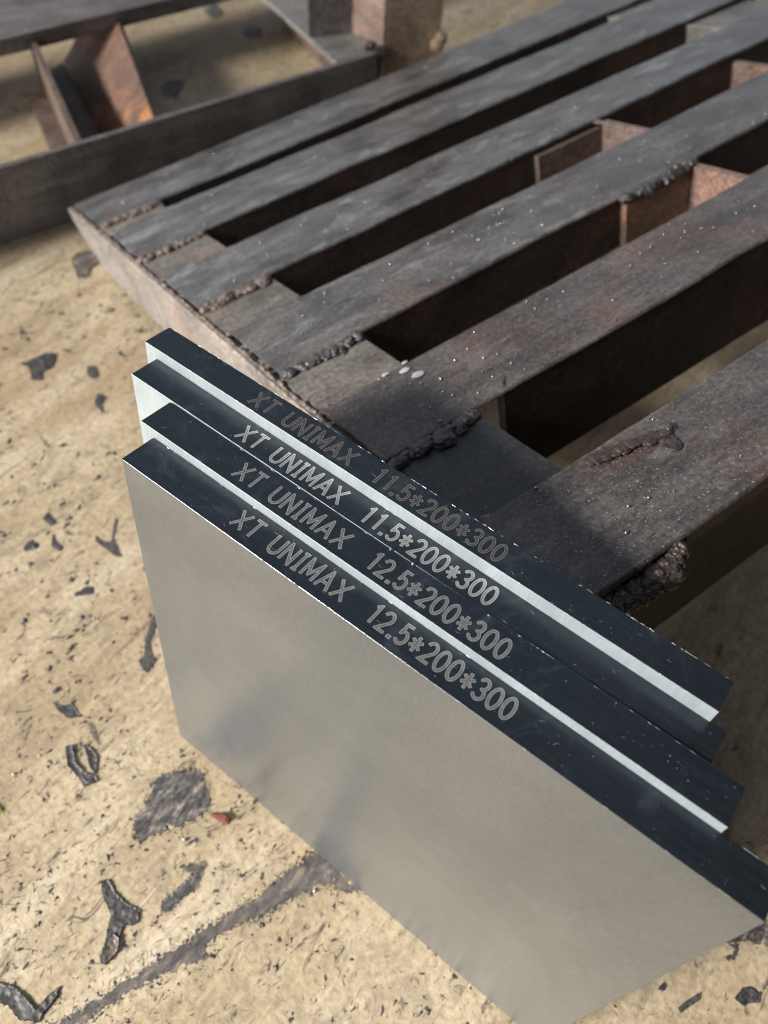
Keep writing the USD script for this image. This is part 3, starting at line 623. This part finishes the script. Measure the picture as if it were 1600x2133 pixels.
# ------------------------------------------------------------------ scraps on the floor
def flake(poly, h, seed, edge=0.12, grid=0.55, curl=0.0, rough=0.35):
    h = h * 0.5
    pl = Polygon(poly).buffer(0)
    if pl.geom_type == 'MultiPolygon': pl = max(pl.geoms, key=lambda g: g.area)
    rnd = np.random.RandomState(seed)
    g = max(grid, math.sqrt(pl.area) / 26)
    ring = []
    ln = pl.exterior
    for s in np.arange(0, ln.length, g * 0.7):
        p = ln.interpolate(s); ring.append((p.x + rnd.normal(0, rough * g), p.y + rnd.normal(0, rough * g)))
    pl = Polygon(ring).buffer(0)
    if pl.geom_type == 'MultiPolygon': pl = max(pl.geoms, key=lambda q: q.area)
    ring = list(pl.exterior.coords)[:-1]
    x0, y0, x1, y1 = pl.bounds
    ins = [(x, y) for x in np.arange(x0, x1, g) for y in np.arange(y0, y1, g)]
    ins = [(x + rnd.normal(0, g * 0.2), y + rnd.normal(0, g * 0.2)) for x, y in ins]
    ins = [p for p in ins if pl.buffer(-g * 0.45).contains(Point(p))]
    P = np.array(ring + ins); nb = len(ring)
    T = [t for t in Delaunay(P).simplices if pl.contains(Point(P[t].mean(0)))]
    d = np.array([ln.distance(Point(p)) for p in P]); d = d / max(d.max(), 1e-6)
    q = np.c_[P * 0.24, np.zeros(len(P))] + seed * 3.1
    n = meshkit.fbm(q, 4, seed); n2 = 1 - np.abs(2 * meshkit.fbm(q * 1.3 + 9, 3, seed + 4) - 1)
    z = edge + h * (0.45 * n + 0.55 * n2 ** 2) * (0.35 + 0.65 * np.sqrt(d)) + curl * h * (1 - d) * n
    V = np.c_[P, z]; F = [tuple(t) for t in T]
    top = trimesh.Trimesh(V, np.array(F), process=False)
    if len(F) and top.face_normals[:, 2].mean() < 0: F = [f[::-1] for f in F]
    base = np.c_[P[:nb], np.full(nb, 0.02)]
    o = len(V); V = np.vstack([V, base])
    for i in range(nb):
        j = (i + 1) % nb; F += [(i, o + i, o + j), (i, o + j, j)]
    m = trimesh.Trimesh(V, np.array(F), process=False)
    return m
def scrap(name, label, category, polys, h, mat, seed, **kw):
    """polys in world mm; a thing is one mesh, or an Xform when it has more pieces"""
    c = np.mean(polys[0], axis=0)
    ms = [flake(np.array(p) - c, h, seed + 17 * i, **kw) for i, p in enumerate(polys)]
    m = cat(ms); m.apply_scale(MM)
    me = usdkit.mesh(stage, name_for('/World', name), m, mat, smooth=True)
    me.AddTranslateOp().Set(Gf.Vec3d(c[0] * MM, c[1] * MM, 0))
    tag(me.GetPrim(), label, category)
S = {'leaf_a': [[-37.3, -37.2], [-35.8, -34.8], [-27.6, -39.4], [-21.2, -40.0], [-15.5, -37.7], [-13.1, -38.7], [-16.5, -43.9], [-22.9, -42.7], [-29.4, -42.3]] ,
     'leaf_b': [[-31.1, -31.4], [-27.4, -30.5], [-21.4, -31.6], [-16.9, -37.1], [-20.7, -36.7], [-25.9, -33.7]] ,
     'mat': [[19.4, -4.9], [17.3, -7.8], [12.1, -12.5], [7.1, -20.4], [7.6, -25.6], [11.7, -30.6], [13.1, -37.5], [14.7, -42.9], [21.1, -45.4], [25.6, -37.7], [25.9, -31.7], [30.2, -29.9], [32.5, -25.4], [36.7, -20.6], [34.6, -15.2], [27.5, -9.8]] ,
     'vee': [[-60.2, -26.2], [-54.3, -25.3], [-51.9, -21.5], [-47.8, -22.6], [-43.2, -22.9], [-46.2, -26.2], [-48.7, -27.6], [-54.2, -27.7]] ,
     'hook': [[41.3, -42.3], [46.2, -37.3], [50.0, -35.3], [53.5, -37.7], [54.2, -43.2], [52.2, -53.1], [51.4, -57.7], [47.2, -56.3], [48.3, -47.9], [49.3, -41.8], [49.0, -39.5]] ,
     'twist': [[20.5, -65.9], [23.2, -63.6], [29.2, -65.6], [35.5, -65.4], [42.5, -63.7], [44.9, -68.0], [41.2, -72.0], [43.0, -75.2], [46.1, -80.5], [46.6, -85.9], [43.7, -86.4], [38.7, -78.5], [34.0, -71.9], [26.5, -69.6]] ,
     'lump': [[12.9, -118.0], [18.4, -115.4], [24.0, -112.8], [32.3, -112.3], [37.1, -112.7], [36.8, -107.8], [37.7, -102.2], [39.8, -104.4], [40.3, -112.2], [41.0, -114.6], [34.4, -118.5], [27.4, -118.1], [17.7, -121.5]] ,
     'strip': [[43.2, -120.8], [48.0, -109.9], [58.3, -81.2], [68.4, -53.6], [77.6, -28.5], [83.3, -6.9], [85.6, 1.8], [97.1, -0.4], [109.4, -0.6], [107.0, -5.3], [97.0, -7.0], [90.5, -16.3], [84.5, -32.9], [78.3, -41.6], [72.6, -55.0], [76.5, -60.5], [71.5, -65.6], [65.0, -78.0], [58.3, -91.4], [55.5, -101.4], [52.6, -113.7]] ,
     'side': [[-57.7, 36.1], [-52.4, 34.2], [-46.9, 24.5], [-40.4, 20.0], [-37.3, 21.1], [-36.1, 11.9], [-40.3, 12.6], [-44.4, 14.1], [-43.7, 17.3], [-50.8, 24.8]] ,
     'clod': [[-323, 202.5], [-328, 211.2], [-320, 222.8], [-307, 216.3], [-307, 205.4], [-301, 197.6], [-304, 192.7]] ,
     'bird': [[-263.0, 110.6], [-259.9, 116.9], [-259.2, 126.0], [-253.3, 132.3], [-244.7, 122.2], [-246.2, 114.9], [-240.9, 109.6], [-246.0, 106.4], [-255.8, 112.6]] ,
     'dota': [[-228.8, 137.0], [-224.5, 140.1], [-216.4, 136.4], [-216.2, 131.9], [-220.8, 131.4]] ,
     'dotb': [[-203.7, 125.5], [-197.4, 126.3], [-194.6, 119.2], [-187.8, 115.7], [-200.0, 118.5]] ,
     'tria': [[-153.0, 44.4], [-150.7, 44.6], [-143.1, 43.1], [-144.2, 40.0], [-150.9, 40.0]] ,
     'trib': [[-138.9, 37.1], [-133.6, 34.7], [-127.5, 34.8], [-126.5, 32.3], [-132.6, 31.4]] ,
     'loopa': [[-120.6, 66.0], [-118.9, 66.6], [-111.3, 56.5], [-102.0, 52.4], [-98.0, 50.9], [-101.2, 49.0], [-110.6, 48.7], [-116.6, 48.7], [-120.3, 51.2], [-112.5, 51.3], [-110.2, 54.1]] ,
     'shiny': [[257.6, 62.7], [258.7, 67.9], [261.3, 70.3], [263.8, 70.0], [265.5, 70.9], [266.2, 67.6], [263.1, 64.8], [261.6, 62.4]] ,
     'crook': [[247.9, 80.0], [250.8, 82.6], [252.2, 80.6], [252.0, 76.4], [249.8, 73.8], [248.6, 75.1], [250.7, 77.6], [250.5, 80.1]] ,
     'stick': [[240.2, 45.1], [242.0, 49.6], [244.3, 54.1], [245.8, 56.6], [246.3, 53.5], [244.3, 49.3], [241.9, 44.2]] ,
     'corner': [[243.5, 78.4], [250.5, 88.0], [257.9, 100.1], [267.4, 103.9], [268.7, 94.5], [259.0, 88.6], [254.2, 87.2], [248.0, 80.8]] ,
     'nib': [[230.6, 46.1], [231.7, 50.4], [233.4, 49.1], [232.7, 46.4]] ,
     'fara': [[-562, 577], [-562, 594], [-541, 586], [-535, 571], [-546, 566]] ,
     'farb': [[-496, 565], [-498, 581], [-485, 585], [-477, 570], [-482, 559]] ,
     'farc': [[-467, 425], [-475, 443], [-462, 452], [-450, 435], [-442, 422], [-455, 420]] ,}
mat_poly = Polygon(S['mat'])
holes = [Point(17, -26).buffer(1.3), affinity.scale(Point(23.5, -31).buffer(1), 2.6, 1.2)]
scrap('curled_scrap', 'curled shiny black scrap of two lobes left of the grey plate', 'scrap', [S['leaf_a'], S['leaf_b']], 2.6, MAT_SCRAP, 1, curl=1.0)
scrap('matted_scrap', 'largest ragged matted black patch beside the lower plate edge', 'scrap', [S['mat']], 1.5, MAT_MAT, 2, rough=0.9, grid=0.5)
scrap('bent_scrap', 'short V-shaped black scrap above the curled scrap', 'scrap', [S['vee']], 1.3, MAT_SCRAP, 3, curl=0.8)
scrap('hooked_scrap', 'long hook-shaped dark smear just above the dark floor stripe', 'scrap', [S['hook']], 0.8, MAT_MAT, 4, rough=0.7)
scrap('twisted_scrap', 'tall twisted brown and black scrap at lower left', 'scrap', [S['twist']], 2.4, MAT_SCRAP, 5, curl=0.6)
scrap('leaf_scrap', 'brown leaf-like fold at the lower end of the twisted scrap', 'scrap', [[(43.5, -76), (46.5, -79), (46.4, -84), (43.5, -83.5), (40.5, -79), (40.5, -76)]], 4.2, MAT_SCRAP_BROWN, 21, curl=0.8)
scrap('corner_scrap', 'crumpled dark scrap in the lower left corner', 'scrap', [S['lump']], 2.6, MAT_SCRAP_GREY, 6, curl=0.8)
scrap('residue_stripe', 'long straight dark stripe of residue running under the front plate', 'residue', [S['strip']], 0.55, MAT_STAIN, 7, rough=0.6, grid=0.9)
scrap('thin_scrap', 'upright thin black scrap touching the left edge of the grey face', 'scrap', [S['side']], 1.4, MAT_SCRAP_GREY, 8)
scrap('grey_clod', 'blurred grey clod beside the low corner of the pallet', 'scrap', [S['clod']], 7.0, MAT_STAIN, 9, grid=1.5)
scrap('bird_scrap', 'blurred winged dark scrap at the far left edge', 'scrap', [S['bird']], 4.5, MAT_SCRAP, 10, grid=1.2)
scrap('dark_crumb', 'rounded dark crumb right of the winged scrap', 'scrap', [S['dota']], 3.2, MAT_SCRAP_GREY, 11, grid=0.9)
scrap('torn_crumb', 'torn dark crumb left of the second plate corner', 'scrap', [S['dotb']], 3.0, MAT_SCRAP, 12, grid=0.9)
scrap('small_wedge', 'upper of two small dark wedges left of the plates', 'scrap', [S['tria']], 2.0, MAT_SCRAP, 13)
scrap('small_wedge', 'lower of two small dark wedges left of the plates', 'scrap', [S['trib']], 2.0, MAT_SCRAP, 14)
scrap('wiry_scrap', 'thin looping wiry scrap close to the left plate edge', 'scrap', [S['loopa']], 1.4, MAT_SCRAP_GREY, 15)
scrap('ribbed_scrap', 'shiny ribbed black scrap at the lower right corner', 'scrap', [S['shiny']], 2.0, MAT_SCRAP, 16, curl=1.0, grid=0.35)
scrap('crooked_scrap', 'small crooked black scrap below the right tip of the grey plate', 'scrap', [S['crook']], 0.9, MAT_SCRAP_GREY, 17, grid=0.35)
scrap('stick_scrap', 'short stick-like grey scrap left of the ribbed scrap', 'scrap', [S['stick']], 0.9, MAT_SCRAP_GREY, 18, grid=0.35)
scrap('dirt_clump', 'dark clump of dirt at the right tip of the front plate', 'scrap', [S['corner']], 2.2, MAT_MAT, 19, rough=0.7)
scrap('square_nib', 'tiny upright black nib between grey plate and stick scrap', 'scrap', [S['nib']], 1.0, MAT_SCRAP, 20, grid=0.35)
scrap('far_smudge', 'dark smudge on the floor at the very top behind the channel', 'scrap', [S['fara']], 3.0, MAT_STAIN, 22, grid=2.0)
scrap('far_smudge', 'broad dark smudge on the floor left of the grey cross flat', 'scrap', [S['farb']], 3.0, MAT_STAIN, 23, grid=2.0)
scrap('far_smudge', 'dark smudge on the floor just behind the front rail', 'scrap', [S['farc']], 3.0, MAT_STAIN, 24, grid=2.0)
# the red chip and the yellow bit
rc = trimesh.convex.convex_hull(np.array([(-5.5, -1.6, 0), (4.5, -2.4, 0.0), (5, 1.2, 0), (0, 2.6, 0.1), (-5.5, 0.2, 0), (-4, -0.6, 2.0), (2, -0.8, 3.2), (4.2, 0.4, 2.4), (0, 1.4, 2.2)], float))
for _ in range(2): rc = rc.subdivide()
wobble(rc, 0.3, 0.5, 8); rc.apply_scale(MM * 0.9)
me = usdkit.mesh(stage, '/World/red_chip', rc, MAT_CHIP, smooth=40); me.AddTranslateOp().Set(Gf.Vec3d(0.0423, -0.0152, 0.0003)); me.AddRotateZOp().Set(18)
tag(me.GetPrim(), 'small reddish brown chip lying by the lower plate edge', 'chip')
yb_ = trimesh.convex.convex_hull(np.array([(-3.4, -1.5, 0), (2.3, -1.9, 0), (3.0, 1.2, 0), (-1, 2.0, 0), (-3, 0.5, 1.2), (1.5, 0.2, 1.6), (0, -1.2, 1.1)], float)); yb_ = yb_.subdivide(); yb_.apply_scale(MM)
me = usdkit.mesh(stage, '/World/yellow_bit', yb_, MAT_YELLOW, smooth=40); me.AddTranslateOp().Set(Gf.Vec3d(-0.0385, -0.0745, 0.0002))
tag(me.GetPrim(), 'bright yellow bit cut by the left edge of the picture', 'chip')
blk = chamfer_box(-17, 17, -14, 14, 0, 30, 3)
for _ in range(3): blk = blk.subdivide()
wobble(blk, 2.0, 0.07, 4); blk.apply_scale(MM)
me = usdkit.mesh(stage, '/World/dark_block', blk, MAT_SCRAP_GREY, smooth=50); me.AddTranslateOp().Set(Gf.Vec3d(-0.046, 0.425, 0)); me.AddRotateZOp().Set(20)
tag(me.GetPrim(), 'dark lump on the floor seen through the gap between fourth and fifth bar', 'block')
# two bright beads between the second and third plate
for (bx, lab) in ((81.5, 'left of two tiny bright beads in the joint of the middle plates'), (89.0, 'right of two tiny bright beads in the joint of the middle plates')):
    ic = trimesh.creation.icosphere(subdivisions=2, radius=0.42 * MM)
    me = usdkit.mesh(stage, name_for('/World', 'metal_bead'), ic, MAT_SPATTER, smooth=True)
    zz_ = 194.5; w_ = 24.05
    me.AddTranslateOp().Set(Gf.Vec3d(bx * MM, (w_ * math.cos(LEAN) + zz_ * math.sin(LEAN)) * MM, (zz_ * math.cos(LEAN) - w_ * math.sin(LEAN)) * MM))
    tag(me.GetPrim(), lab, 'bead', 'metal beads on the plates')

# ------------------------------------------------------------------ uncountable flecks, slivers and grains on the floor
rnd = np.random.RandomState(77)
GA = math.atan2(RD[1], RD[0])
def fleck(cx, cy, r, el, ang, h):
    k = rnd.randint(6, 10); a = np.sort(rnd.uniform(0, 2 * math.pi, k)); rr = r * rnd.uniform(0.35, 1.2, k)
    x, y = rr * np.cos(a) * el, rr * np.sin(a) / el
    c, s = math.cos(ang), math.sin(ang)
    P = np.c_[cx + x * c - y * s, cy + x * s + y * c]
    top = np.c_[P, np.full(k, 0.12) + rnd.uniform(0, h * 0.5, k)]
    ctr = np.array([[cx, cy, 0.15 + h]])
    bot = np.c_[P, np.full(k, 0.01)]
    V = np.vstack([top, ctr, bot]); F = []
    for i in range(k):
        j = (i + 1) % k; F += [(i, j, k), (i, k + 1 + i, k + 1 + j), (i, k + 1 + j, j)]
    return V, F
def batch(items):
    Vs, Fs, o = [], [], 0
    for V, F in items: Vs.append(V); Fs += [(a + o, b + o, c + o) for a, b, c in F]; o += len(V)
    return trimesh.Trimesh(np.vstack(Vs) * MM, np.array(Fs), process=False)
fl1 = []
def spot():
    q = rnd.rand()
    if q < 0.45: return rnd.uniform(-60, 290), rnd.uniform(-150, 60)
    if q < 0.80: return rnd.uniform(-330, 80), rnd.uniform(-130, 240)
    return rnd.uniform(-750, 400), rnd.uniform(200, 950)
def sliver(x, y, L, w, ang, bend, h=0.12):
    """a thin curved thread or shaving pressed into the board"""
    k = 6; t = np.linspace(-0.5, 0.5, k); a = ang + bend * t
    dx = np.cumsum(np.cos(a)) * L / k; dy = np.cumsum(np.sin(a)) * L / k
    ww = w * np.array([0.15, 0.8, 1, 0.9, 0.6, 0.1]) * rnd.uniform(0.6, 1.4, k)
    n = np.c_[-np.sin(a), np.cos(a)]
    C = np.c_[x + dx, y + dy]
    V = np.vstack([np.c_[C - n * ww[:, None], np.full(k, 0.01)], np.c_[C, np.full(k, h)], np.c_[C + n * ww[:, None], np.full(k, 0.01)]]); F = []
    for i in range(k - 1):
        F += [(i, i + 1, k + i + 1), (i, k + i + 1, k + i), (k + i, k + i + 1, 2 * k + i + 1), (k + i, 2 * k + i + 1, 2 * k + i)]
    return V, F
def add_cluster(x, y, r, near):
    """one dirt mark: a ragged body, a few lobes and stray threads"""
    ang = GA + rnd.normal(0, 0.7)
    fl1.append(fleck(x, y, r, rnd.uniform(0.9, 1.8), ang, 0.5 * r * rnd.rand()))
    for _ in range(rnd.randint(0, 4)):
        fl1.append(fleck(x + rnd.normal(0, r * 0.9), y + rnd.normal(0, r * 0.9), r * rnd.uniform(0.25, 0.7), rnd.uniform(0.8, 1.7), ang + rnd.normal(0, 0.8), 0.3 * r * rnd.rand()))
    if rnd.rand() < 0.5:
        fl1.append(sliver(x + rnd.normal(0, r * 0.5), y + rnd.normal(0, r * 0.5), r * rnd.uniform(2, 6), r * 0.13, ang + rnd.normal(0, 0.5), rnd.normal(0, 1.5)))
for _ in range(6000):
    x, y = spot()
    if meshkit.noise(np.array([x * 0.03, y * 0.03, 1.0]), 5) < 0.30: continue
    near = y < 80 and x > -60
    add_cluster(x, y, (0.16 + 1.15 * rnd.rand() ** 2.9) if near else (0.3 + 2.1 * rnd.rand() ** 2.8), near)
for _ in range(1300):
    x, y = spot(); near = y < 80 and x > -60
    q = rnd.rand()
    L = rnd.uniform(1.5, 7) * (1 if near else 1.7)
    fl1.append(sliver(x, y, L, rnd.uniform(0.06, 0.22) * (1 if near else 1.6), GA + rnd.normal(0, 0.3) if q < 0.7 else rnd.uniform(0, 6.28), rnd.normal(0, 0.4) if q < 0.7 else rnd.normal(0, 3.0)))
for key, num, sp_ in (('strip', 900, 1.5), ('mat', 170, 1.5), ('hook', 50, 0.9), ('corner', 60, 1.6), ('twist', 40, 1.2), ('side', 40, 1.4), ('lump', 40, 1.2)):   # fringe of the big marks
    ln = Polygon(S[key]).buffer(0).exterior
    for _ in range(num):
        p = ln.interpolate(rnd.rand() * ln.length)
        x, y = p.x + rnd.normal(0, sp_), p.y + rnd.normal(0, sp_)
        if rnd.rand() < 0.65: fl1.append(fleck(x, y, 0.15 + 0.6 * rnd.rand() ** 2, rnd.uniform(0.9, 1.8), GA + rnd.normal(0, 0.6), 0.15))
        else: fl1.append(sliver(x, y, rnd.uniform(1, 4.5), rnd.uniform(0.06, 0.16), GA + rnd.normal(0, 0.9), rnd.normal(0, 1.5)))
me = usdkit.mesh(stage, '/World/floor_flecks', batch(fl1), MAT_FLECK)
tag(me.GetPrim(), 'countless small black flecks and slivers scattered over the tan floor', 'debris', None, 'stuff')
gr = []
for _ in range(240):
    x, y = spot(); r = 0.12 + 0.55 * rnd.rand() ** 3
    ic = trimesh.creation.icosphere(subdivisions=2 if r > 0.3 else 1, radius=r); ic.apply_translation((x, y, r * 0.8)); gr.append(ic)
for (x, y, r) in [(36.3, -32.3, 0.8), (-2.4, -27.9, 0.6), (95.3, -12.8, 0.7), (115, 0.7, 0.6), (66, -55, 0.7)]:
    ic = trimesh.creation.icosphere(subdivisions=2, radius=r); ic.apply_translation((x, y, r)); gr.append(ic)
gr = cat(gr); gr.apply_scale(MM)
me = usdkit.mesh(stage, '/World/metal_grains', gr, MAT_SPATTER, smooth=True)
tag(me.GetPrim(), 'tiny bright metal grains scattered over the floor', 'debris', None, 'stuff')
# a few pits in the floor
for (x, y, a, b, lab) in [(-141.5, 24.5, 4.2, 3.2, 'round black pit in the floor at far left'), (-96, 24, 5.2, 2.6, 'double black pit in the floor left of the plates')]:
    k = 22; t_ = np.linspace(0, 2 * math.pi, k, endpoint=False); rr = 1 + 0.18 * np.sin(3 * t_ + x) + 0.1 * np.sin(5 * t_)
    c, s = math.cos(GA - 0.3), math.sin(GA - 0.3)
    P = np.c_[a * rr * np.cos(t_) * c - b * rr * np.sin(t_) * s, a * rr * np.cos(t_) * s + b * rr * np.sin(t_) * c]
    V = np.vstack([np.c_[P, np.full(k, 0.03)], np.c_[P * 0.9, np.full(k, 0.35)], [[0, 0, 0.28]]]); F = []
    for i in range(k):
        j = (i + 1) % k; F += [(i, j, k + j), (i, k + j, k + i), (k + i, k + j, 2 * k)]
    me = usdkit.mesh(stage, name_for('/World', 'black_spot'), trimesh.Trimesh(V * MM, np.array(F), process=False), MAT_SCRAP, smooth=True)
    me.AddTranslateOp().Set(Gf.Vec3d(x * MM, y * MM, 0)); tag(me.GetPrim(), lab.replace('pit in', 'tar spot on'), 'spot')
